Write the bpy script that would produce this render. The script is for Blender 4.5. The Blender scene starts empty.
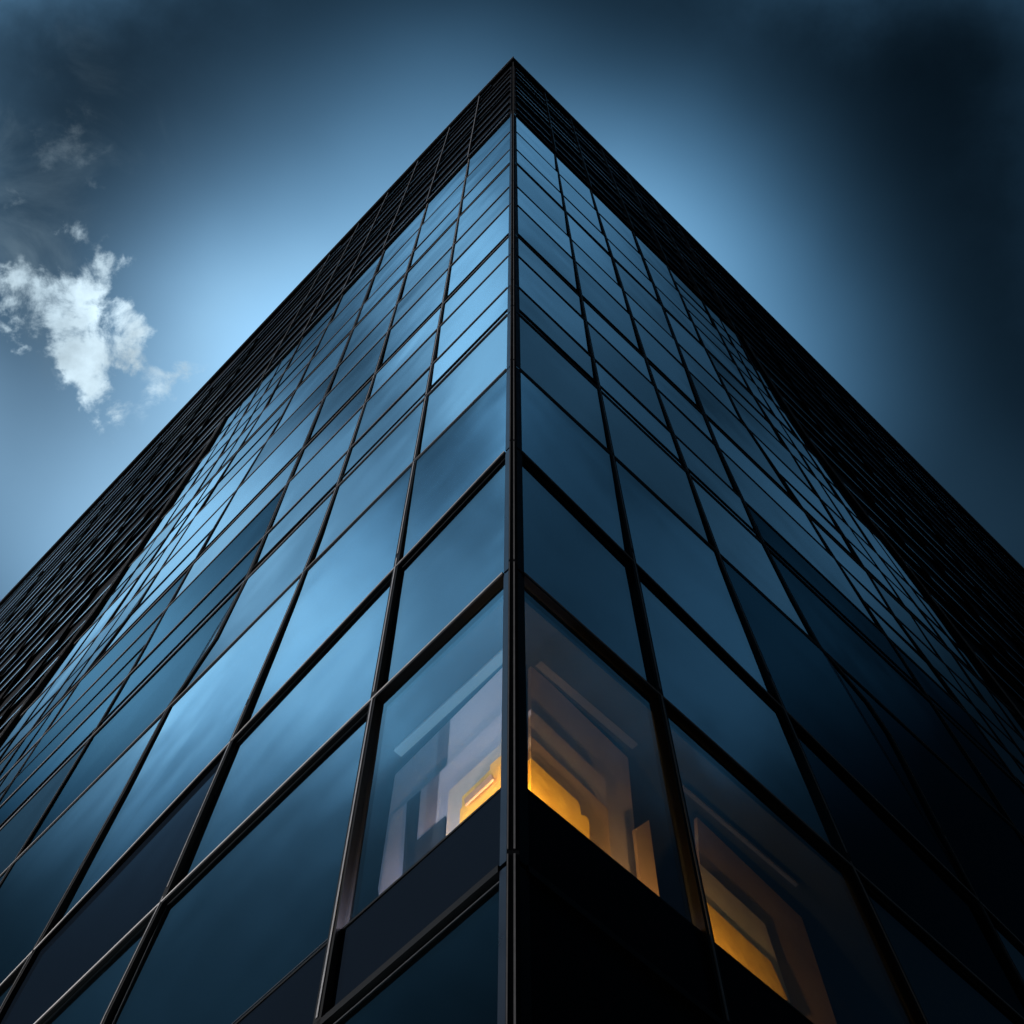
import bpy, math, random
from mathutils import Vector
random.seed(7)
sc = bpy.context.scene
COL = sc.collection

# ------------------------------------------------------------------ camera and survey of the corner
TH = math.radians(67.5)          # upward tilt
F = 1429.0                       # focal length in pixels of a 1024 frame
CX, CY = 513.0, 512.0
EYE = 1.6
D = 6.5                          # metres from the lens to the building corner
YAW = math.radians(1.1)
A45 = math.radians(45)
E_ = [Vector((-math.cos(A45 + YAW), math.sin(A45 + YAW), 0)), Vector((math.cos(A45 - YAW), math.sin(A45 - YAW), 0))]
N_ = [Vector((-E_[0].y, E_[0].x, 0)), Vector((E_[1].y, -E_[1].x, 0))]      # outward
CORNER = Vector((0, D, EYE))
UP = Vector((0, 0, 1))

def W(side, s, z, o=0.0):
    """s, z in units of D along a face and above the eye; o in metres outward"""
    return CORNER + E_[side] * (s * D) + UP * (z * D) + N_[side] * o

def ray(px, py):
    c, s = math.cos(TH), math.sin(TH)
    b = (CY - py) / F
    return Vector(((px - CX) / F, c - s * b, s + c * b)).normalized()

def at(side, px, py, off=0.0):
    """(s, z) of the point a sight line meets on the plane lying off metres inside a face"""
    r = ray(px, py)
    p0 = CORNER - N_[side] * off
    cam = Vector((0, 0, EYE))
    t = (p0 - cam).dot(N_[side]) / r.dot(N_[side])
    P = cam + r * t - p0
    return P.dot(E_[side]) / D, P.z / D

cam = bpy.data.cameras.new('camera')
co = bpy.data.objects.new('camera', cam); COL.objects.link(co); sc.camera = co
co.location = (0, 0, EYE); co.rotation_euler = (math.radians(90) + TH, 0, 0)
cam.sensor_width = 36; cam.lens = F / 1024 * 36; cam.shift_x = -1 / 1024
cam.clip_start = 0.05; cam.clip_end = 20000

# ------------------------------------------------------------------ world
w = bpy.data.worlds.new('World'); sc.world = w; w.use_nodes = True
nt = w.node_tree; N = nt.nodes; LK = nt.links
SUN_AZ, SUN_EL = math.radians(-100), math.radians(8)
sky = N.new('ShaderNodeTexSky'); sky.sky_type = 'NISHITA'; sky.sun_disc = False
sky.sun_elevation = SUN_EL; sky.sun_rotation = SUN_AZ
bg = N['Background']; bg.inputs[1].default_value = 0.15
tc = N.new('ShaderNodeTexCoord')
def wmath(op, a, b=None, c=None, clamp=False):
    n = N.new('ShaderNodeMath'); n.operation = op; n.use_clamp = clamp
    for i, v in enumerate((a, b, c)):
        if v is None: continue
        if isinstance(v, (int, float)): n.inputs[i].default_value = v
        else: LK.new(v, n.inputs[i])
    return n.outputs[0]
def wnoise(scale, detail, rough=.55, dist=0.0, vec=None):
    n = N.new('ShaderNodeTexNoise'); n.inputs['Scale'].default_value = scale; n.inputs['Detail'].default_value = detail
    n.inputs['Roughness'].default_value = rough; n.inputs['Distortion'].default_value = dist
    LK.new(vec or tc.outputs['Generated'], n.inputs['Vector'])
    return n
# soft wandering of the cloud banks' edges
wn = wnoise(3.2, 3); sub = N.new('ShaderNodeVectorMath'); sub.operation = 'SUBTRACT'; LK.new(wn.outputs['Color'], sub.inputs[0]); sub.inputs[1].default_value = (.5, .5, .5)
mad = N.new('ShaderNodeVectorMath'); mad.operation = 'MULTIPLY_ADD'; LK.new(sub.outputs[0], mad.inputs[0]); mad.inputs[1].default_value = (.035, .035, .035); LK.new(tc.outputs['Generated'], mad.inputs[2])
nrm = N.new('ShaderNodeVectorMath'); nrm.operation = 'NORMALIZE'; LK.new(mad.outputs[0], nrm.inputs[0])
DIR_SOFT = nrm.outputs[0]
wn2 = wnoise(22, 5, .62); sub2 = N.new('ShaderNodeVectorMath'); sub2.operation = 'SUBTRACT'; LK.new(wn2.outputs['Color'], sub2.inputs[0]); sub2.inputs[1].default_value = (.5, .5, .5)
mad2 = N.new('ShaderNodeVectorMath'); mad2.operation = 'MULTIPLY_ADD'; LK.new(sub2.outputs[0], mad2.inputs[0]); mad2.inputs[1].default_value = (.05, .05, .05); LK.new(tc.outputs['Generated'], mad2.inputs[2])
nrm2 = N.new('ShaderNodeVectorMath'); nrm2.operation = 'NORMALIZE'; LK.new(mad2.outputs[0], nrm2.inputs[0])
DIR_RAG = nrm2.outputs[0]
wn3 = wnoise(5.5, 6, .58); sub3 = N.new('ShaderNodeVectorMath'); sub3.operation = 'SUBTRACT'; LK.new(wn3.outputs['Color'], sub3.inputs[0]); sub3.inputs[1].default_value = (.5, .5, .5)
mad3 = N.new('ShaderNodeVectorMath'); mad3.operation = 'MULTIPLY_ADD'; LK.new(sub3.outputs[0], mad3.inputs[0]); mad3.inputs[1].default_value = (.17, .17, .17); LK.new(tc.outputs['Generated'], mad3.inputs[2])
nrm3 = N.new('ShaderNodeVectorMath'); nrm3.operation = 'NORMALIZE'; LK.new(mad3.outputs[0], nrm3.inputs[0])
DIR_CLOUD = nrm3.outputs[0]
def lobe(px, py, r_in, r_out, amp, vec=None):
    """smooth bump round a sky direction; radii in 1/1429 rad"""
    d = N.new('ShaderNodeVectorMath'); d.operation = 'DOT_PRODUCT'; LK.new(vec or DIR_SOFT, d.inputs[0]); d.inputs[1].default_value = ray(px, py)
    m = N.new('ShaderNodeMapRange'); m.interpolation_type = 'SMOOTHSTEP'
    LK.new(d.outputs['Value'], m.inputs['Value'])
    m.inputs['From Min'].default_value = math.cos(r_out / F); m.inputs['From Max'].default_value = math.cos(r_in / F)
    return wmath('MULTIPLY', m.outputs['Result'], amp)
def glow(px, py, r, amp, vec=None):
    d = N.new('ShaderNodeVectorMath'); d.operation = 'DOT_PRODUCT'; LK.new(vec or DIR_SOFT, d.inputs[0]); d.inputs[1].default_value = ray(px, py)
    k = 1 / (1 - math.cos(r / F))
    e = wmath('EXPONENT', wmath('MULTIPLY_ADD', d.outputs['Value'], k, -k))
    return wmath('MULTIPLY', e, amp)
def total(ls):
    t = ls[0]
    for l in ls[1:]: t = wmath('ADD', t, l)
    return t
# gaps in the cloud deck where the sky is clear
SKY_LOBES = [(430, 390, 160, 0.73),
    (430, 390, 230, 1.403),
    (150, 560, 160, 1.408),
    (-190, 130, 120, 0.444),
    (-241, 213, 120, 1.138),
    (-320, 0, 120, 0.301),
    (-195, -165, 115, 1.345),
    (0, -190, 120, 1.337),
    (160, -215, 120, 0.056),
    (-200, 420, 120, 2.156),
    (650, 250, 120, 0.985),
    (760, 380, 120, 0.619),
    (250, 330, 120, 0.958),
    (980, 540, 120, 0.085),
    (1250, 0, 120, 0.099),
    (1150, -170, 120, 0.233),
    (1000, -200, 120, 0.09),
    (850, -235, 120, 0.937),
    (700, -200, 120, 0.108),
    (1150, 250, 120, 0.056),
    (1300, 150, 120, 0.228),
    (450, 150, 120, 0.349),
    (1000, -240, 120, 0.156),
    (-500, 400, 200, 0.092),
    (-450, 100, 200, 0.07)]
bright = total([glow(*l, vec=DIR_CLOUD if (l[0] < -210 or l[0] > 1140 or l[1] < -150) else None) for l in SKY_LOBES])
K = wmath('ADD', bright, .015)
# a faint mottling in the deck
mot = wnoise(9, 4).outputs['Fac']
K = wmath('MULTIPLY', K, wmath('MULTIPLY_ADD', mot, .16, .92))
comb = N.new('ShaderNodeMix'); comb.data_type = 'RGBA'; comb.blend_type = 'MULTIPLY'; comb.inputs['Factor'].default_value = 1
LK.new(sky.outputs[0], comb.inputs[6]); 
tint = N.new('ShaderNodeCombineXYZ')
# thick cloud passes less red than thin cloud
kk = wmath('MULTIPLY', K, .62, clamp=True)
LK.new(wmath('MULTIPLY', K, wmath('ADD', wmath('MULTIPLY_ADD', kk, .20, .43), glow(40, 420, 330, .24))), tint.inputs[0]); LK.new(wmath('MULTIPLY', K, wmath('ADD', wmath('MULTIPLY_ADD', kk, .12, .79), glow(40, 420, 330, .09))), tint.inputs[1]); LK.new(wmath('MULTIPLY', K, .955), tint.inputs[2])
LK.new(tint.outputs[0], comb.inputs[7])
# the small ragged cumulus and its wisps
CL = [(2, 307, 0, 52, 0.554), (42, 307, 4, 52, 0.696), (84, 323, 6, 54, 0.804), (124, 333, 2, 40, 0.768), (100, 359, 0, 38, 0.714), (90, 383, 0, 34, 0.554), (98, 407, 0, 32, 0.492), (166, 385, 0, 50, 0.357), (196, 371, 0, 26, 0.268), (146, 311, 0, 32, 0.393), (60, 165, 0, 65, 0.067), (34, 215, 0, 50, 0.096), (80, 250, 0, 48, 0.307), (112, 269, 0, 30, 0.384)]
cm = total([lobe(*c, vec=DIR_RAG) for c in CL])
cm = wmath('MINIMUM', cm, 1.0)
fb = wnoise(27, 12, .63, .25).outputs['Fac']
dens = wmath('MULTIPLY_ADD', fb, 3.6, -1.98)
cmask = wmath('ADD', cm, dens)
mr = N.new('ShaderNodeMapRange'); mr.interpolation_type = 'SMOOTHSTEP'; mr.inputs['From Min'].default_value = .16; mr.inputs['From Max'].default_value = .95
LK.new(cmask, mr.inputs['Value'])
gate = wmath('MULTIPLY', mr.outputs['Result'], wmath('MULTIPLY', cm, 2.2, clamp=True))
fb2 = wnoise(24, 8, .55).outputs['Fac']
shade = wmath('MULTIPLY_ADD', fb2, 1.4, .12)
ccol = N.new('ShaderNodeVectorMath'); ccol.operation = 'SCALE'; ccol.inputs[0].default_value = (1.8, 2.3, 2.62); LK.new(shade, ccol.inputs['Scale'])
mixc = N.new('ShaderNodeMix'); mixc.data_type = 'RGBA'; LK.new(gate, mixc.inputs['Factor']); LK.new(comb.outputs[2], mixc.inputs[6]); LK.new(ccol.outputs[0], mixc.inputs[7])
# thin smoke-grey veil above it
veil_n = wnoise(11, 9, .6, .6).outputs['Fac']
vm = N.new('ShaderNodeMapRange'); vm.interpolation_type = 'SMOOTHSTEP'; vm.inputs['From Min'].default_value = .46; vm.inputs['From Max'].default_value = .74; LK.new(veil_n, vm.inputs['Value'])
veil = wmath('MULTIPLY', vm.outputs['Result'], total([lobe(45, 165, 0, 150, .42, vec=DIR_RAG), lobe(20, 300, 0, 90, .35, vec=DIR_RAG), lobe(160, 370, 0, 90, .30, vec=DIR_RAG)]), clamp=True)
mixv = N.new('ShaderNodeMix'); mixv.data_type = 'RGBA'; LK.new(veil, mixv.inputs['Factor']); LK.new(mixc.outputs[2], mixv.inputs[6]); mixv.inputs[7].default_value = (.30, .46, .60, 1)
LK.new(mixv.outputs[2], bg.inputs[0])

sun = bpy.data.lights.new('sun', 'SUN'); sun.energy = 1.2; sun.angle = math.radians(.5); sun.color = (1, .95, .91)
so = bpy.data.objects.new('sun', sun); COL.objects.link(so)
sd = Vector((math.sin(SUN_AZ) * math.cos(SUN_EL), math.cos(SUN_AZ) * math.cos(SUN_EL), math.sin(SUN_EL)))
so.rotation_euler = (-sd).to_track_quat('-Z', 'Y').to_euler(); so.location = (-60, -10, 60)
sc.view_settings.view_transform = 'Standard'; sc.view_settings.look = 'None'; sc.view_settings.exposure = 1.6; sc.view_settings.gamma = 1

# ------------------------------------------------------------------ materials
def mat(name, base, rough=.5, metal=0.0, spec=.5, noise=None, bump=None):
    m = bpy.data.materials.new(name); m.use_nodes = True
    t = m.node_tree; b = t.nodes['Principled BSDF']
    b.inputs['Base Color'].default_value = (*base, 1); b.inputs['Roughness'].default_value = rough
    b.inputs['Metallic'].default_value = metal; b.inputs['Specular IOR Level'].default_value = spec
    g = t.nodes.new('ShaderNodeNewGeometry')
    if noise:
        sc_, amt = noise
        n = t.nodes.new('ShaderNodeTexNoise'); n.inputs['Scale'].default_value = sc_; n.inputs['Detail'].default_value = 5
        t.links.new(g.outputs['Position'], n.inputs['Vector'])
        r = t.nodes.new('ShaderNodeMapRange'); r.inputs['To Min'].default_value = max(.02, rough - amt); r.inputs['To Max'].default_value = rough + amt
        t.links.new(n.outputs['Fac'], r.inputs['Value']); t.links.new(r.outputs['Result'], b.inputs['Roughness'])
        mx = t.nodes.new('ShaderNodeMix'); mx.data_type = 'RGBA'
        mx.inputs[6].default_value = (*[c * .75 for c in base], 1); mx.inputs[7].default_value = (*[min(1, c * 1.25) for c in base], 1)
        t.links.new(n.outputs['Fac'], mx.inputs['Factor']); t.links.new(mx.outputs[2], b.inputs['Base Color'])
    if bump:
        sc_, st = bump
        n = t.nodes.new('ShaderNodeTexNoise'); n.inputs['Scale'].default_value = sc_; n.inputs['Detail'].default_value = 2
        t.links.new(g.outputs['Position'], n.inputs['Vector'])
        bp = t.nodes.new('ShaderNodeBump'); bp.inputs['Strength'].default_value = st; bp.inputs['Distance'].default_value = .05
        t.links.new(n.outputs['Fac'], bp.inputs['Height']); t.links.new(bp.outputs['Normal'], b.inputs['Normal'])
    return m

def glass(name, r0, power, tcol, gtint=(1, 1, 1), wave=.02, body=None, rough=.012, lean=0.0):
    """coated sheet glass: mirror coat whose strength rises towards grazing view, tinted see-through body"""
    m = bpy.data.materials.new(name); m.use_nodes = True
    t = m.node_tree; n = t.nodes; n.clear(); L = t.links
    out = n.new('ShaderNodeOutputMaterial'); geo = n.new('ShaderNodeNewGeometry')
    nz = n.new('ShaderNodeTexNoise'); nz.inputs['Scale'].default_value = .42; nz.inputs['Detail'].default_value = 1.5
    L.new(geo.outputs['Position'], nz.inputs['Vector'])
    bp = n.new('ShaderNodeBump'); bp.inputs['Strength'].default_value = wave; bp.inputs['Distance'].default_value = 1.0
    L.new(nz.outputs['Fac'], bp.inputs['Height'])
    gl = n.new('ShaderNodeBsdfGlossy'); gl.inputs['Roughness'].default_value = rough
    oi = n.new('ShaderNodeObjectInfo'); vr = n.new('ShaderNodeMapRange'); L.new(oi.outputs['Random'], vr.inputs['Value']); vr.inputs['To Min'].default_value = .66; vr.inputs['To Max'].default_value = 1.05
    vs = n.new('ShaderNodeVectorMath'); vs.operation = 'SCALE'; vs.inputs[0].default_value = gtint; L.new(vr.outputs['Result'], vs.inputs['Scale']); L.new(vs.outputs[0], gl.inputs['Color'])
    def ma(op, a, b):
        x = n.new('ShaderNodeMath'); x.operation = op
        for i, v in enumerate((a, b)):
            if v is None: continue
            if isinstance(v, (int, float)): x.inputs[i].default_value = v
            else: L.new(v, x.inputs[i])
        return x.outputs[0]
    if lean:
        va = n.new('ShaderNodeVectorMath'); va.operation = 'ADD'; L.new(bp.outputs['Normal'], va.inputs[0]); 
        fr = n.new('ShaderNodeMath'); fr.operation = 'FRACT'; L.new(ma('MULTIPLY', oi.outputs['Random'], 7.13), fr.inputs[0])
        lz = n.new('ShaderNodeMapRange'); L.new(fr.outputs[0], lz.inputs['Value']); lz.inputs['To Min'].default_value = -math.tan(math.radians(lean - 1.0)); lz.inputs['To Max'].default_value = -math.tan(math.radians(lean + .9))
        cz_ = n.new('ShaderNodeCombineXYZ'); L.new(lz.outputs['Result'], cz_.inputs[2]); L.new(cz_.outputs[0], va.inputs[1])
        vn = n.new('ShaderNodeVectorMath'); vn.operation = 'NORMALIZE'; L.new(va.outputs[0], vn.inputs[0]); L.new(vn.outputs[0], gl.inputs['Normal'])
    else:
        L.new(bp.outputs['Normal'], gl.inputs['Normal'])
    dot = n.new('ShaderNodeVectorMath'); dot.operation = 'DOT_PRODUCT'; L.new(geo.outputs['Incoming'], dot.inputs[0]); L.new(geo.outputs['Normal'], dot.inputs[1])
    c = ma('SUBTRACT', 1.0, ma('ABSOLUTE', dot.outputs['Value'], None))
    p = ma('POWER', c, power)
    x = n.new('ShaderNodeMath'); x.operation = 'MULTIPLY_ADD'; L.new(p, x.inputs[0]); x.inputs[1].default_value = 1 - r0; x.inputs[2].default_value = r0
    if body:
        tr = n.new('ShaderNodeBsdfDiffuse'); tr.inputs['Color'].default_value = (*body, 1)
    else:
        tr = n.new('ShaderNodeBsdfTransparent'); tr.inputs['Color'].default_value = (*tcol, 1)
    mx = n.new('ShaderNodeMixShader'); L.new(x.outputs[0], mx.inputs[0]); L.new(tr.outputs[0], mx.inputs[1]); L.new(gl.outputs[0], mx.inputs[2])
    L.new(mx.outputs[0], out.inputs['Surface'])
    return m

def emit(name, col, st):
    m = bpy.data.materials.new(name); m.use_nodes = True
    b = m.node_tree.nodes['Principled BSDF']; b.inputs['Base Color'].default_value = (*[c * .06 for c in col], 1)
    b.inputs['Emission Color'].default_value = (*col, 1); b.inputs['Emission Strength'].default_value = st
    return m

M = {}
M['black'] = mat('black anodised metal', (.004, .0045, .006), .6, 0, .15, noise=(3, .1))
M['bead'] = mat('brushed aluminium bead', (.24, .24, .255), .5, .1, .5, noise=(8, .12))
M['beaddark'] = mat('dull aluminium edge', (.11, .11, .12), .5, .1, .5, noise=(8, .12))
M['nosing'] = mat('polished louvre nosing', (.72, .73, .76), .2, 1.0, .5, noise=(.8, .1))
M['gasket'] = mat('grey rubber gasket', (.03, .035, .045), .5, 0, .35, noise=(4, .1))
M['flank'] = mat('dark metal with painted sky reflection', (.02, .028, .045), .3, .4, .5, noise=(2, .08))  # blue base paints reflected sky on the black post's left flank
M['clad'] = mat('black ribbed cladding', (.004, .0045, .007), .7, 0, .1, noise=(1.2, .15), bump=(14, .3))
M['glass'] = glass('blue coated glass', .30, 3.0, (.40, .58, .66), gtint=(.76, .95, 1.02), rough=.05)
M['satin'] = glass('satin coated glass', .42, 2.4, (.40, .58, .66), gtint=(.84, .96, 1.0), rough=.06, lean=3.0)
M['clear'] = glass('clear glass', .07, 3.4, (.86, .90, .92), gtint=(.66, .93, 1.02), rough=.02)
M['dimglass'] = glass('blue glass with painted dark reflection', .06, 6.0, (.18, .26, .32), gtint=(.34, .56, .66), rough=.07)  # dark tint paints in the reflection of a neighbouring building
M['panel'] = glass('navy enamelled glass', .015, 8.0, None, gtint=(.7, .85, 1), body=(.006, .010, .017), rough=.06)
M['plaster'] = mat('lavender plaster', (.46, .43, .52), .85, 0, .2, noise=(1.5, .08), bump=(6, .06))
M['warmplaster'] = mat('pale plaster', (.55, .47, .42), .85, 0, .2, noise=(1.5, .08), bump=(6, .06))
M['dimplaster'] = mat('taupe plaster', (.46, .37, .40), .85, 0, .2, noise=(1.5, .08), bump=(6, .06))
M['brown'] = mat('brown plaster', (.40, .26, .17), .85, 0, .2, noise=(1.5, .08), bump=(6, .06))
M['ochre'] = mat('ochre plaster', (.92, .50, .08), .8, 0, .2, noise=(7, .1), bump=(9, .15))
M['ceiling'] = mat('grey ceiling board', (.022, .026, .034), .9, 0, .2, noise=(2, .05))
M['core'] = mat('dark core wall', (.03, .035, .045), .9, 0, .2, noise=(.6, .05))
M['strip'] = emit('cool diffuser', (.50, .80, 1.0), .10)
M['strip_warm'] = emit('dimmed diffuser', (.8, .7, .75), .007)
M['roof'] = mat('roof membrane', (.08, .08, .085), .9, 0, .2, noise=(1, .05))
M['paving'] = mat('granite paving', (.10, .10, .105), .75, 0, .3, noise=(1.2, .1), bump=(20, .2))
M['dark'] = mat('shadow gap rubber', (.004, .004, .005), .7, 0, .2)

# ------------------------------------------------------------------ mesh builder
class MB:
    def __init__(s): s.v = []; s.f = []; s.m = []
    def face(s, idx, mi=0): s.f.append(idx); s.m.append(mi)
    def prism(s, side, poly, o0, o1, mi=0, lip=None):
        """polygon of (s, z) in a face plane between two outward offsets (metres; numbers or one per corner)"""
        n = len(poly); b = len(s.v)
        oo0 = o0 if isinstance(o0, (list, tuple)) else [o0] * n
        oo1 = o1 if isinstance(o1, (list, tuple)) else [o1] * n
        for (a, z), o in zip(poly, oo0): s.v.append(W(side, a, z, o))
        for (a, z), o in zip(poly, oo1): s.v.append(W(side, a, z, o))
        ar = sum(poly[i][0] * poly[(i + 1) % n][1] - poly[(i + 1) % n][0] * poly[i][1] for i in range(n))
        # make outward faces point outward
        front = list(range(b + n, b + 2 * n)); back = list(range(b, b + n))
        flip = (ar > 0) == (side == 0)
        if flip: s.face(front[::-1], mi); s.face(back, mi)
        else: s.face(front, mi); s.face(back[::-1], mi)
        for i in range(n):
            j = (i + 1) % n
            q = [b + i, b + j, b + n + j, b + n + i]
            s.face(q[::-1] if flip else q, mi)
    def bar(s, side, pts, wd, o0, o1, mi=0, shift=0.0, wedge=False):
        """a mitred strip along a polyline in the face plane, wd metres wide"""
        h = wd / 2 / D; sh = shift / D
        offs = []
        for i, p in enumerate(pts):
            a = pts[max(0, i - 1)]; c = pts[min(len(pts) - 1, i + 1)]
            dx, dz = c[0] - a[0], c[1] - a[1]; l = math.hypot(dx, dz) or 1
            offs.append((-dz / l, dx / l))
        A = [(p[0] + n[0] * (h + sh), p[1] + n[1] * (h + sh)) for p, n in zip(pts, offs)]
        B = [(p[0] - n[0] * (h - sh), p[1] - n[1] * (h - sh)) for p, n in zip(pts, offs)]
        b = len(s.v); k = len(pts)
        for q in range(k):
            for (pt, o) in ((A[q], o0), (A[q], o1), (B[q], o0 + .004 if wedge else o1), (B[q], o0)): s.v.append(W(side, pt[0], pt[1], o))
        for q in range(k - 1):
            for e in range(4):
                i0 = b + q * 4 + e; i1 = b + q * 4 + (e + 1) % 4
                s.face([i0, i1, i1 + 4, i0 + 4], mi)
        s.face([b, b + 3, b + 2, b + 1], mi); e = b + (k - 1) * 4; s.face([e, e + 1, e + 2, e + 3], mi)
    def column(s, plan, z0, z1, mi=0):
        """plan polygon in world metres extruded upward"""
        n = len(plan); b = len(s.v)
        for z in (z0, z1):
            for p in plan: s.v.append(Vector((p[0], p[1], z)))
        s.face(list(range(b, b + n))[::-1], mi); s.face(list(range(b + n, b + 2 * n)), mi)
        for i in range(n): s.face([b + i, b + (i + 1) % n, b + n + (i + 1) % n, b + n + i], mi)
    def build(s, name, mats, parent=None, fix=True):
        me = bpy.data.meshes.new(name); me.from_pydata([tuple(v) for v in s.v], [], s.f)
        for m in (mats if isinstance(mats, list) else [mats]): me.materials.append(m)
        for p, i in zip(me.polygons, s.m): p.material_index = i
        me.update()
        if fix:
            import bmesh
            bm = bmesh.new(); bm.from_mesh(me); bmesh.ops.recalc_face_normals(bm, faces=bm.faces); bm.to_mesh(me); bm.free()
        o = bpy.data.objects.new(name, me); COL.objects.link(o)
        if parent: o.parent = parent; o.matrix_parent_inverse = parent.matrix_world.inverted()
        return o

def curve(pts):
    pts = sorted(pts)
    def f(z):
        if z <= pts[0][0]: return pts[0][1]
        for (a, b), (c, d) in zip(pts, pts[1:]):
            if z <= c: return b + (d - b) * (z - a) / (c - a)
        return pts[-1][1]
    return f
ZG = -EYE / D                    # ground
ZC = 8.27                        # foot of the louvred crown
ZT = 11.3                       # roof edge
def ztop(side, s): return ZT + (.19 if side == 0 else .045) * s
LEN = 12.0                       # face length / D
# mullion lines: distance from the corner against height (the bays splay towards the street)
MUL = [
 [curve([(ZG, .34), (1.4, .34), (3, .35), (8, .355), (12, .355)]),
  curve([(ZG, 1.15), (1.37, 1.06), (1.91, .985), (2.14, .925), (2.68, .855), (3.2, .785), (3.7, .74), (5, .71), (12, .69)]),
  curve([(ZG, 1.9), (1.37, 1.72), (2.39, 1.54), (2.59, 1.49), (3.0, 1.39), (3.36, 1.33), (3.56, 1.2), (3.9, 1.145), (4.4, 1.13), (5, 1.11), (6.3, 1.08), (12, 1.06)]),
  curve([(ZG, 2.7), (2.3, 2.3), (3.27, 2.05), (3.74, 1.93), (4.27, 1.83), (4.73, 1.78), (5.43, 1.67), (6.2, 1.5), (8, 1.44), (12, 1.42)]),
  curve([(ZG, 3.6), (3.27, 2.9), (4.4, 2.6), (4.98, 2.44), (5.27, 2.22), (6.08, 2.03), (6.9, 1.85), (8, 1.80), (12, 1.78)]),
  curve([(ZG, 4.4), (4.2, 3.1), (5.0, 2.78), (5.6, 2.55), (6.3, 2.32), (7.0, 2.2), (8, 2.17), (12, 2.15)])],
 [curve([(ZG, .37), (1.4, .36), (2.2, .35), (4.6, .33), (12, .32)]),
  curve([(ZG, 1.12), (1.37, .99), (1.84, .905), (2.14, .85), (2.6, .795), (3.25, .73), (3.7, .71), (4.7, .66), (7.9, .61), (12, .6)]),
  curve([(ZG, 1.75), (1.4, 1.55), (2.48, 1.40), (3.13, 1.34), (3.25, 1.28), (3.36, 1.12), (3.7, 1.045), (4.1, 1.01), (4.7, .965), (6.5, .965), (12, .93)]),
  curve([(ZG, 2.7), (2.5, 2.15), (3.68, 1.87), (4.0, 1.76), (4.6, 1.59), (5, 1.5), (5.6, 1.30), (6.6, 1.25), (12, 1.22)]),
  curve([(ZG, 3.2), (3.5, 2.4), (4.2, 2.12), (4.6, 1.91), (5.12, 1.84), (5.6, 1.76), (6.6, 1.58), (8, 1.54), (12, 1.5)]),
  curve([(ZG, 3.7), (3.5, 2.85), (4.4, 2.5), (5.1, 2.33), (5.5, 2.14), (6, 2.05), (7, 1.84), (12, 1.8)])]]
END = [curve([(ZG, 5.2), (3.5, 3.95), (5.4, 3.25), (6.16, 2.88), (7.2, 2.66), (7.9, 2.53), (12, 2.5)]),
       curve([(ZG, 4.6), (3.5, 3.3), (4.9, 2.80), (5.24, 2.67), (5.84, 2.44), (6.17, 2.25), (6.84, 2.02), (8.0, 1.90), (12, 1.88)])]

def zf(z0, k=0.0): return lambda s: z0 - k * min(s, 2.2)
#          height, kind: 2 heavy, 1 medium, 0 thin flush line
ROWS = [(ZG + .02, 2), (.62, 2), (1.366, 2), (1.545, 0), (2.172, 2), (2.768, 2), (3.35, 1), (3.875, 1), (4.19, 1), (4.62, 1), (4.93, 1), (5.52, 1), (5.93, 1), (6.51, 1), (6.96, 1), (7.58, 1)]
ROWF = [zf(z, .165 if abs(z - 2.768) < .01 else (.03 if abs(z - 2.172) < .01 else 0)) for z, k in ROWS] + [lambda s: ZC]

def node(side, i, j):
    """crossing of mullion i (0 = corner, last = end bay) with row j"""
    cols = [lambda z: 0.0] + MUL[side] + [END[side]]
    s = .5
    for _ in range(12):
        z = ROWF[j](s); s = cols[i](z)
    return s, z
NB = len(MUL[0]) + 1

# ------------------------------------------------------------------ the tower
tower = bpy.data.objects.new('office_tower', None); COL.objects.link(tower)
tower.location = (0, D, 0); tower['label'] = 'tall dark blue glass office tower seen from below its sharp corner, black louvred crown'; tower['category'] = 'office building'
bpy.context.view_layer.update()
def part(mb, name, mats, **kw):
    return mb.build(name, mats, tower)

def px_area(side, q):
    def pr(s, z):
        P = W(side, s, z) - Vector((0, 0, EYE)); c, sn = math.cos(TH), math.sin(TH)
        d = P.y * c + P.z * sn; u = -P.y * sn + P.z * c
        if d < .1: return None
        return CX + F * P.x / d, CY - F * u / d
    ps = [pr(*p) for p in q]
    if any(p is None for p in ps): return 0
    cxs = [min(1024, max(0, p[0])) for p in ps]; cys = [min(1024, max(0, p[1])) for p in ps]
    return abs(sum(cxs[i] * cys[(i + 1) % 4] - cxs[(i + 1) % 4] * cys[i] for i in range(4))) / 2

cells = []
for side in (0, 1):
    for j in range(len(ROWF) - 1):
        for i in range(NB):
            q = [node(side, i, j), node(side, i + 1, j), node(side, i + 1, j + 1), node(side, i, j + 1)]
            kind = 'glass'
            z = ROWS[j][0]
            if abs(z - 1.366) < .01 or j == 0 or (side == 1 and j == 1): kind = 'panel'
            if abs(z - 1.545) < .01 and ((side == 0 and i == 0) or (side == 1 and i < 2)): kind = 'clear'
            if side == 0 and i == 2 and abs(z - 2.172) < .01: kind = 'panel'
            if side == 0 and i in (3, 4) and 3.3 < z < 4.3: kind = 'dimglass'  # panes darkened as if mirroring a building opposite
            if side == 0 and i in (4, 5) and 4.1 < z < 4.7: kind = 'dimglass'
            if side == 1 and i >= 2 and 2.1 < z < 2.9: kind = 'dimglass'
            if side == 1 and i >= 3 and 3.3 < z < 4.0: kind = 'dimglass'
            cells.append((px_area(side, q), side, i, j, q, kind))
cells.sort(key=lambda c: -c[0])
rest = MB(); rest_n = 0
nwin = 0
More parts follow.
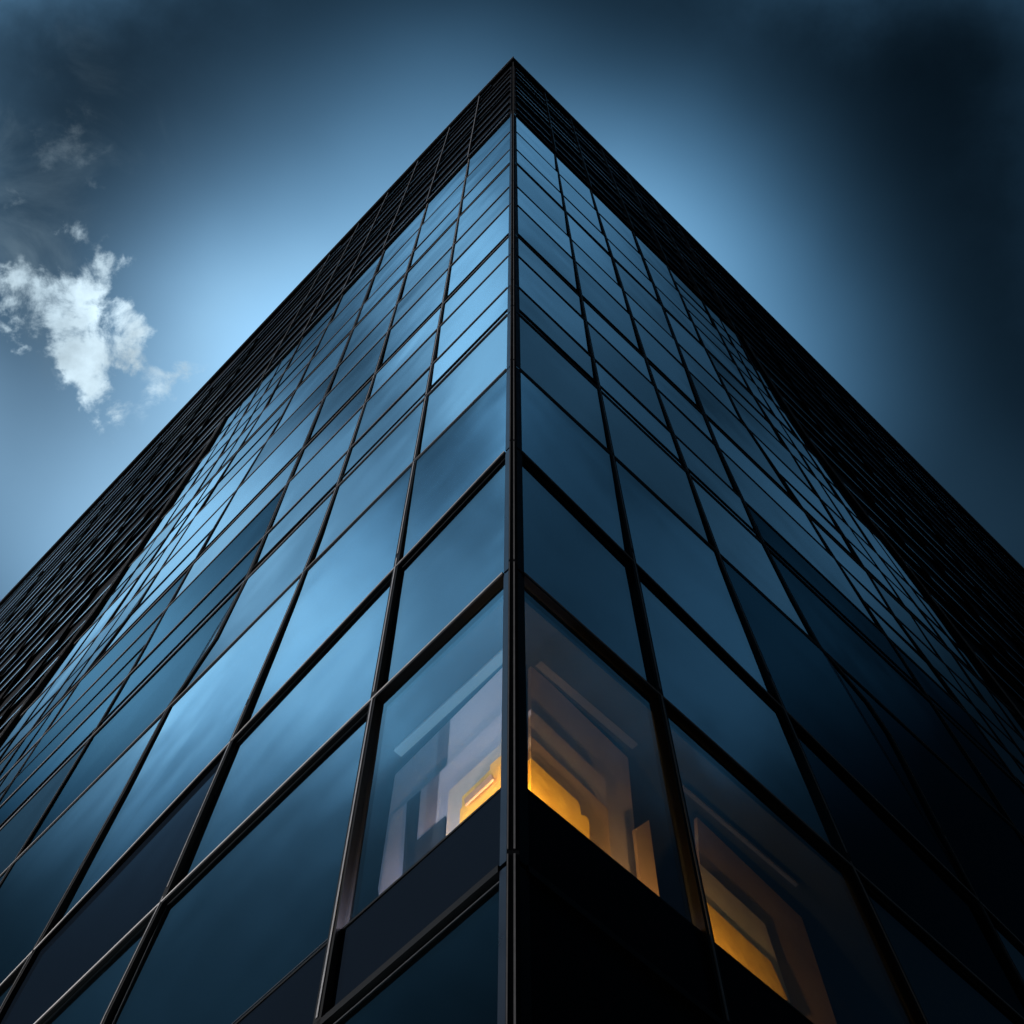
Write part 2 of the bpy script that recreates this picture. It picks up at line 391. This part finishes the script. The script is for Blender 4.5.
for a, side, i, j, q, kind in cells:
    # each sheet is set a few millimetres out of true
    t1, t2 = random.uniform(-.012, .012), random.uniform(-.020, .020)
    b0 = -.045
    if kind == 'glass' and ROWS[j][0] > 3.3: kind = 'satin'
    b0 = .016 if ROWS[j][0] > 2.7 else -.03
    lean = (math.tan(math.radians(.4)) * (q[3][1] - q[0][1]) * D) if ROWS[j][0] > 2.7 else 0     # upper sheets lean out at the head
    o1 = [b0 + t1 * .6 - lean, b0 + t1 - lean + t2 * .5, b0 + t2 * .5, b0 - t1 * .4]
    o0 = [o - .024 for o in o1]
    if kind == 'panel':
        mb = MB(); mb.prism(side, q, o0, o1)
        part(mb, 'spandrel_panel', M['panel']); continue
    if nwin < 99:
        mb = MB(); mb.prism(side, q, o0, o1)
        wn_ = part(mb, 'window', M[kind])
        if nwin < 70 and kind != 'clear':                                            # rubber gasket round the sheet
            gm = MB(); cs = sum(p[0] for p in q) / 4; cz = sum(p[1] for p in q) / 4
            for e in range(4):
                a_, b_ = q[e], q[(e + 1) % 4]; oa, ob = o1[e] + .003, o1[(e + 1) % 4] + .003
                def inn(p, dd):
                    l = math.hypot(cs - p[0], cz - p[1]); return (p[0] + (cs - p[0]) / l * dd / D, p[1] + (cz - p[1]) / l * dd / D)
                gm.prism(side, [inn(a_, .066), inn(b_, .066), inn(b_, .082), inn(a_, .082)], [oa, ob, ob, oa], [oa + .006, ob + .006, ob + .006, oa + .006])
            gm.build('gasket', M['gasket'], wn_)
        nwin += 1
    else:
        rest.prism(side, q, o0, o1)
if rest.v:
    r = part(rest, 'window', M['satin']); r['kind'] = 'stuff'

# transoms: one bar per row and face, with a pale bead along its nose
HALF_POST = .020
for side in (0, 1):
    for j, (z, k) in enumerate(ROWS):
        mb = MB(); f = ROWF[j]
        ss = [HALF_POST] + [node(side, i, j)[0] for i in range(1, NB + 1)]
        pts = [(s, f(s)) for s in ss]
        if k == 2:
            mb.bar(side, pts, .085, -.06, .034, 0)
            if z > 2: mb.bar(side, pts, .018, .034, .044, 1, shift=.012, wedge=True)
        elif k == 1:
            mb.bar(side, pts, .095, -.06, .030, 0); mb.bar(side, pts, .02, .030, .040, 1, shift=.02, wedge=True)
            if z in (3.875, 4.93, 6.51): mb.bar(side, [(a_, b_ + .062) for a_, b_ in pts], .05, -.06, .026, 0)
        else:
            mb.bar(side, pts, .03, -.06, -.02, 0)
        part(mb, 'transom', [M['black'], M['bead'] if k == 2 else M['beaddark']])
    # mullions
    for i in range(len(MUL[side])):
        f = MUL[side][i]
        zs = sorted(set([ZG] + [r[0] for r in ROWS] + [1.9, 2.4, 3.0, 3.15, 3.25, 3.36, 3.56, 4.4, 5.0, 5.27, 5.6, 6.1] + [ZC]))
        pts = [(f(z), z) for z in zs]
        mb = MB(); wd = (.10, .125, .16, .13, .12, .11)[i]
        mb.bar(side, pts, wd, -.09, .034, 0)
        cuts = [r[0] for r in ROWS if r[1]] + [ZC]
        for za, zb in zip(cuts, cuts[1:]):                       # cover caps come in storey lengths with an open joint
            seg = [za + .012] + [z for z in zs if za + .03 < z < zb - .03] + [zb - .012]
            mb.bar(side, [(f(z), z) for z in seg], .022, .034, .044, 1)
        part(mb, 'mullion', [M['black'], M['bead'] if i < 2 else M['beaddark']])
    for i in range(4, len(MUL[side])):
        f0 = MUL[side][i]; f1 = MUL[side][i + 1] if i + 1 < len(MUL[side]) else END[side]
        zs2 = [3.36 + (ZC - 3.36) * t / 14 for t in range(15)]
        mb = MB(); mb.bar(side, [((f0(z) + f1(z)) / 2, z) for z in zs2], .05, -.02, .03, 0); part(mb, 'glazing_bar', [M['black']])
    for z in (4.40, 5.22, 6.22, 7.28, 7.9):
        s0 = MUL[side][3](z); s1 = END[side](z)
        mb = MB(); mb.bar(side, [(s0, z), ((s0 + s1) / 2, z), (s1, z)], .05, -.02, .027, 0); part(mb, 'glazing_bar', [M['black']])
    # end-bay jamb
    zs = [ZG + (ZC - ZG) * t / 40 for t in range(41)]
    pts = [(END[side](z), z) for z in zs]
    mb = MB(); mb.bar(side, pts, .34, -.09, .12, 0); mb.bar(side, pts, .03, .12, .14, 1, shift=-.10 if side == 0 else .10); mb.bar(side, pts, .02, .12, .135, 1, shift=.08 if side == 0 else -.08)
    part(mb, 'end_jamb', [M['black'], M['bead']])

# corner post
C = CORNER.copy()
def P2(sl, ol, sr=0, or_=0):
    p = C + E_[0] * sl + N_[0] * ol + E_[1] * sr + N_[1] * or_
    return (p.x, p.y)
bis = Vector((0, -1, 0))
def Q(dx, dy): return (C.x + dx, C.y - dy)
mb = MB()
# flanks lie on the two faces, the square nose stands on the corner line; both come in storey lengths
cuts = [r[0] for r in ROWS if r[1]] + [ZC]
for za, zb in zip(cuts, cuts[1:]):
    za_, zb_ = za * D + EYE + .03, zb * D + EYE - .03
    mb.column([P2(.05, -.06), P2(.125, -.06), P2(.125, .02), P2(.05, .02)], za_, zb_, 0)
    mb.column([P2(0, 0, .15, -.06), P2(0, 0, .05, -.06), P2(0, 0, .05, .02), P2(0, 0, .15, .02)], za_, zb_, 1)
    mb.column([Q(-.046, .077), Q(-.046, .084), Q(-.036, .084), Q(-.036, .077)], za_, zb_, 2)
    mb.column([Q(.004, .077), Q(.004, .087), Q(.018, .087), Q(.018, .077)], za_, zb_, 2)
mb.column([Q(-.048, -.06), Q(-.048, .075), Q(.048, .075), Q(.048, -.06)], 0, ZT * D + EYE - .3, 1)
mb.column([Q(.004, .077), Q(.004, .087), Q(.018, .087), Q(.018, .077)], ZC * D + EYE + .05, ZT * D + EYE - .3, 2)
part(mb, 'corner_post', [M['flank'], M['black'], M['bead']])

# crown and end bays: black cladding behind projecting louvre blades
for side in (0, 1):
    mb = MB()
    zs = [ZG + (ZC - ZG) * t / 30 for t in range(31)]
    poly = [(END[side](z), z) for z in zs] + [(.022, ZC), (.022, ZT - .02), (LEN, ZT - .02), (LEN, ZG)]
    # two simple pieces butted together
    mb.prism(side, [(.022, ZC), (END[side](ZC), ZC), (END[side](ZC), ztop(side, END[side](ZC)) - .03), (.022, ZT - .03)], -.12, -.03)
    mb2 = MB()
    for za, zb in zip(zs, zs[1:]):
        mb2.prism(side, [(END[side](za), za), (LEN, za), (LEN, zb), (END[side](zb), zb)], -.12, -.03)
    mb2.prism(side, [(END[side](ZC), ZC), (LEN, ZC), (LEN, ztop(side, LEN) - .03), (END[side](ZC), ztop(side, END[side](ZC)) - .03)], -.12, -.03)
    scr = part(mb, 'crown_cladding', M['clad']); scr2 = part(mb2, 'end_bay_cladding', M['clad'])
    zlist = []
    z = 1.2
    while z < ztop(side, LEN * .8):
        zlist.append(z); z += .30 + (.06 * math.sin(z * 5.1))
    for n_, z in enumerate(zlist):
        s0 = .024 if z > ZC - .02 else END[side](z) + .026
        if z > ZT - .12: s0 = (z + .12 - ZT) / (.19 if side == 0 else .045)
        if s0 > LEN - .5: continue
        # slightly uneven blades, as fixed on site
        ss = [s0 + (LEN - s0) * (t / 26) ** 1.6 for t in range(27)]
        pts = [(s, z + random.uniform(-.010, .010)) for s in ss]
        mb = MB(); wd = random.choice((.07, .09, .11)); dep = random.choice((.04, .055, .07))
        mb.bar(side, pts, wd, -.03, dep, 0)
        br = random.random()
        mb.bar(side, pts, .15 if br > .5 else .06, dep, dep + .012, 1)
        part(mb, 'louvre', [M['black'], M['nosing']])
    # mullion lines carried up through the crown
    for i, f in enumerate(MUL[side]):
        mb = MB(); mb.bar(side, [(f(ZC), ZC + .005), (f(ZT), ztop(side, f(ZT)) - .04)], .05, -.03, .115, 0)
        part(mb, 'crown_rib', [M['beaddark']])
    for k_ in range(1, 9):                                       # upright joints between louvre panels of the end bay
        dx_ = .42 * k_ + .05 * k_ * k_
        mb = MB(); mb.bar(side, [(END[side](z) + dx_, z) for z in (1.5, 2.5, 3.5, 4.5, 5.4, 6.2, 7.2, 7.9, 9, 10.2, ZT - .06)], .05, -.03, .125, 0); part(mb, 'louvre_rib', [M['black']])
    c0, c1 = (-.16 / D, -.21 / D) if side == 0 else (.25 / D, -.16 / D)
    mb = MB(); mb.bar(side, [(c0, ZT), (LEN, ztop(side, LEN))], .28, -.25, .16, 0); mb.bar(side, [(c1, ZT), (LEN, ztop(side, LEN))], .07, .16, .21, 1, shift=.09)
    part(mb, 'coping', [M['black'], M['bead']])
    mb = MB(); mb.bar(side, [(.022, ZC), (END[side](ZC), ZC)], .22, -.1, .10, 0); mb.bar(side, [(.022, ZC), (END[side](ZC), ZC)], .04, .10, .115, 1, shift=-.06)
    part(mb, 'crown_sill', [M['black'], M['bead']])

# body: floors, core, far walls, roof
def plan(o, L=LEN * D):
    a = C - N_[0] * o - N_[1] * o
    return [(a.x, a.y), tuple((a + E_[1] * (L - o))[:2]), tuple((a + (E_[0] + E_[1]) * (L - o))[:2]), tuple((a + E_[0] * (L - o))[:2])]
for z, th in [(1.545, .62), (2.172, .12), (2.70, .3), (3.35, .3), (3.875, .3), (4.62, .3), (5.52, .3), (5.93, .2), (6.51, .3), (6.96, .2), (7.58, .3), (8.27, .3), (.62, .5)]:
    mb = MB(); zz = z * D + EYE; mb.column(plan(.16), zz - th - .02, zz - .02)
    part(mb, 'floor_slab', M['ceiling'])
mb = MB(); mb.column(plan(7.5), 0.02, ZT * D); part(mb, 'core_wall', M['core'])
mb = MB(); mb.column(plan(.2), ZT * D + EYE - .35, ZT * D + EYE - .12); part(mb, 'roof', M['roof'])
a = C + E_[0] * (LEN * D); b = C + E_[1] * (LEN * D); c = C + (E_[0] + E_[1]) * (LEN * D)
for p, q in ((a, c), (b, c)):
    d = (q - p).normalized(); n = Vector((-d.y, d.x, 0)) * .2
    mb = MB(); mb.column([(p.x, p.y), (q.x, q.y), (q.x + n.x, q.y + n.y), (p.x + n.x, p.y + n.y)], 0, ZT * D + EYE)
    part(mb, 'wall', M['clad'])

# rooms behind the lowest lit windows: stepped plaster panels, the deepest seen last
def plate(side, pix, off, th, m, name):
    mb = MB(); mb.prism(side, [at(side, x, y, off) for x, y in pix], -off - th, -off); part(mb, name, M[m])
# left pane of the corner room
plate(0, [(395, 775), (508, 662), (508, 830), (379, 900), (378, 889)], 0.68, .05, 'plaster', 'interior_wall')
plate(0, [(391, 816), (407, 802), (402, 880), (379, 895)], 0.66, .04, 'plaster', 'interior_pier')
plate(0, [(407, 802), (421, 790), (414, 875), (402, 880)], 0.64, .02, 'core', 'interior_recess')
plate(0, [(421, 790), (508, 707), (508, 860), (413, 890)], .62, .04, 'plaster', 'interior_wall')
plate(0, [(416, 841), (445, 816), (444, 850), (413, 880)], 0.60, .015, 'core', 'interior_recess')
plate(0, [(449, 791), (508, 737), (508, 860), (444, 860)], 0.55, .04, 'warmplaster', 'interior_wall')
plate(0, [(503, 754), (490, 765), (490, 770), (462, 797), (462, 807), (460, 810), (459, 860), (508, 840), (508, 750)], 0.47, .04, 'ochre', 'lit_niche')
plate(0, [(464, 799), (491, 774), (493, 779), (465, 805)], 0.43, .02, 'brown', 'niche_shelf')
# right pane of the corner room
plate(1, [(531, 664), (628, 758), (641, 900), (531, 900)], 0.68, .05, 'dimplaster', 'interior_wall')
plate(1, [(531, 709), (605, 779), (611, 870), (531, 900)], 0.61, .04, 'dimplaster', 'interior_wall')
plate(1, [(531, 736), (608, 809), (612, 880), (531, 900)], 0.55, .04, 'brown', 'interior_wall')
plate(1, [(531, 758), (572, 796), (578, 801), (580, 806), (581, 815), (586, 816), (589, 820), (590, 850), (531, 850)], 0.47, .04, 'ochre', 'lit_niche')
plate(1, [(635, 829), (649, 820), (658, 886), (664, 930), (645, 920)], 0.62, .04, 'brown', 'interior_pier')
# right pane of the second bay
plate(1, [(697, 817), (802, 918), (838, 1027), (704, 1060), (702, 900)], 0.68, .05, 'brown', 'interior_wall')
plate(1, [(699, 863), (765, 924), (790, 1000), (790, 1040), (704, 1000)], 0.60, .04, 'warmplaster', 'interior_wall')
plate(1, [(702, 898), (771, 962), (788, 1000), (704, 1000)], 0.54, .03, 'ochre', 'lit_niche')

def lamp(name, side, s, z, off, energy, col, r=.05):
    l = bpy.data.lights.new(name, 'POINT'); l.energy = energy; l.color = col; l.shadow_soft_size = r
    o = bpy.data.objects.new(name, l); COL.objects.link(o); o.location = W(side, s, z, -off)
WARM = (1, .50, .14)
lamp('niche_lamp', 0, .07, 1.585, .22, 72, WARM, .03)
lamp('niche_lamp', 1, .07, 1.585, .22, 62, WARM, .03)
lamp('bay_lamp', 1, .43, 1.585, .22, 52, WARM, .03)
lamp('room_fill', 0, .25, 1.575, .20, 40, (.90, .80, 1.0), .12)  # added fill with no fitting, brightens the left plaster panels

# slim linear ceiling lights
def strip(side, p0, p1, off, label, m, wd=.09):
    root = bpy.data.objects.new('ceiling_light', None); COL.objects.link(root)
    a, b = at(side, *p0, off), at(side, *p1, off)
    z = (a[1] + b[1]) / 2
    a = (a[0], z); b = (b[0], z)
    root.location = W(side, (a[0] + b[0]) / 2, z, -off); bpy.context.view_layer.update()
    mb = MB(); mb.bar(side, [a, b], .05, -off - wd, -off, 0); mb.build('housing', M['beaddark'], root)
    mb = MB(); mb.bar(side, [(a[0] + .003, z - .006), (b[0] - .003, z - .006)], .02, -off - wd + .008, -off - .008, 0); mb.build('diffuser', M[m], root)
    root['label'] = label; root['category'] = 'ceiling light'; root['group'] = 'slim linear ceiling lights behind the glass'
    return root
strip(0, (394, 752), (505, 641), .55, 'pale slim linear ceiling light above the lit niche in the left corner window', 'strip', .13)
strip(1, (540, 655), (640, 745), .55, 'dim slim linear ceiling light above the lit niche in the right corner window', 'strip_warm', .11)
strip(1, (682, 779), (800, 889), .50, 'thin brownish ceiling light in the window right of the corner one', 'strip_warm', .05)
strip(0, (205, 925), (352, 783), .6, 'faint long ceiling light in the unlit window left of the corner one', 'strip_warm', .05)

# ------------------------------------------------------------------ ground
mb = MB(); mb.column([(-3000, -3000), (3000, -3000), (3000, 3000), (-3000, 3000)], -.3, 0)
g = mb.build('ground', M['paving']); g['kind'] = 'structure'
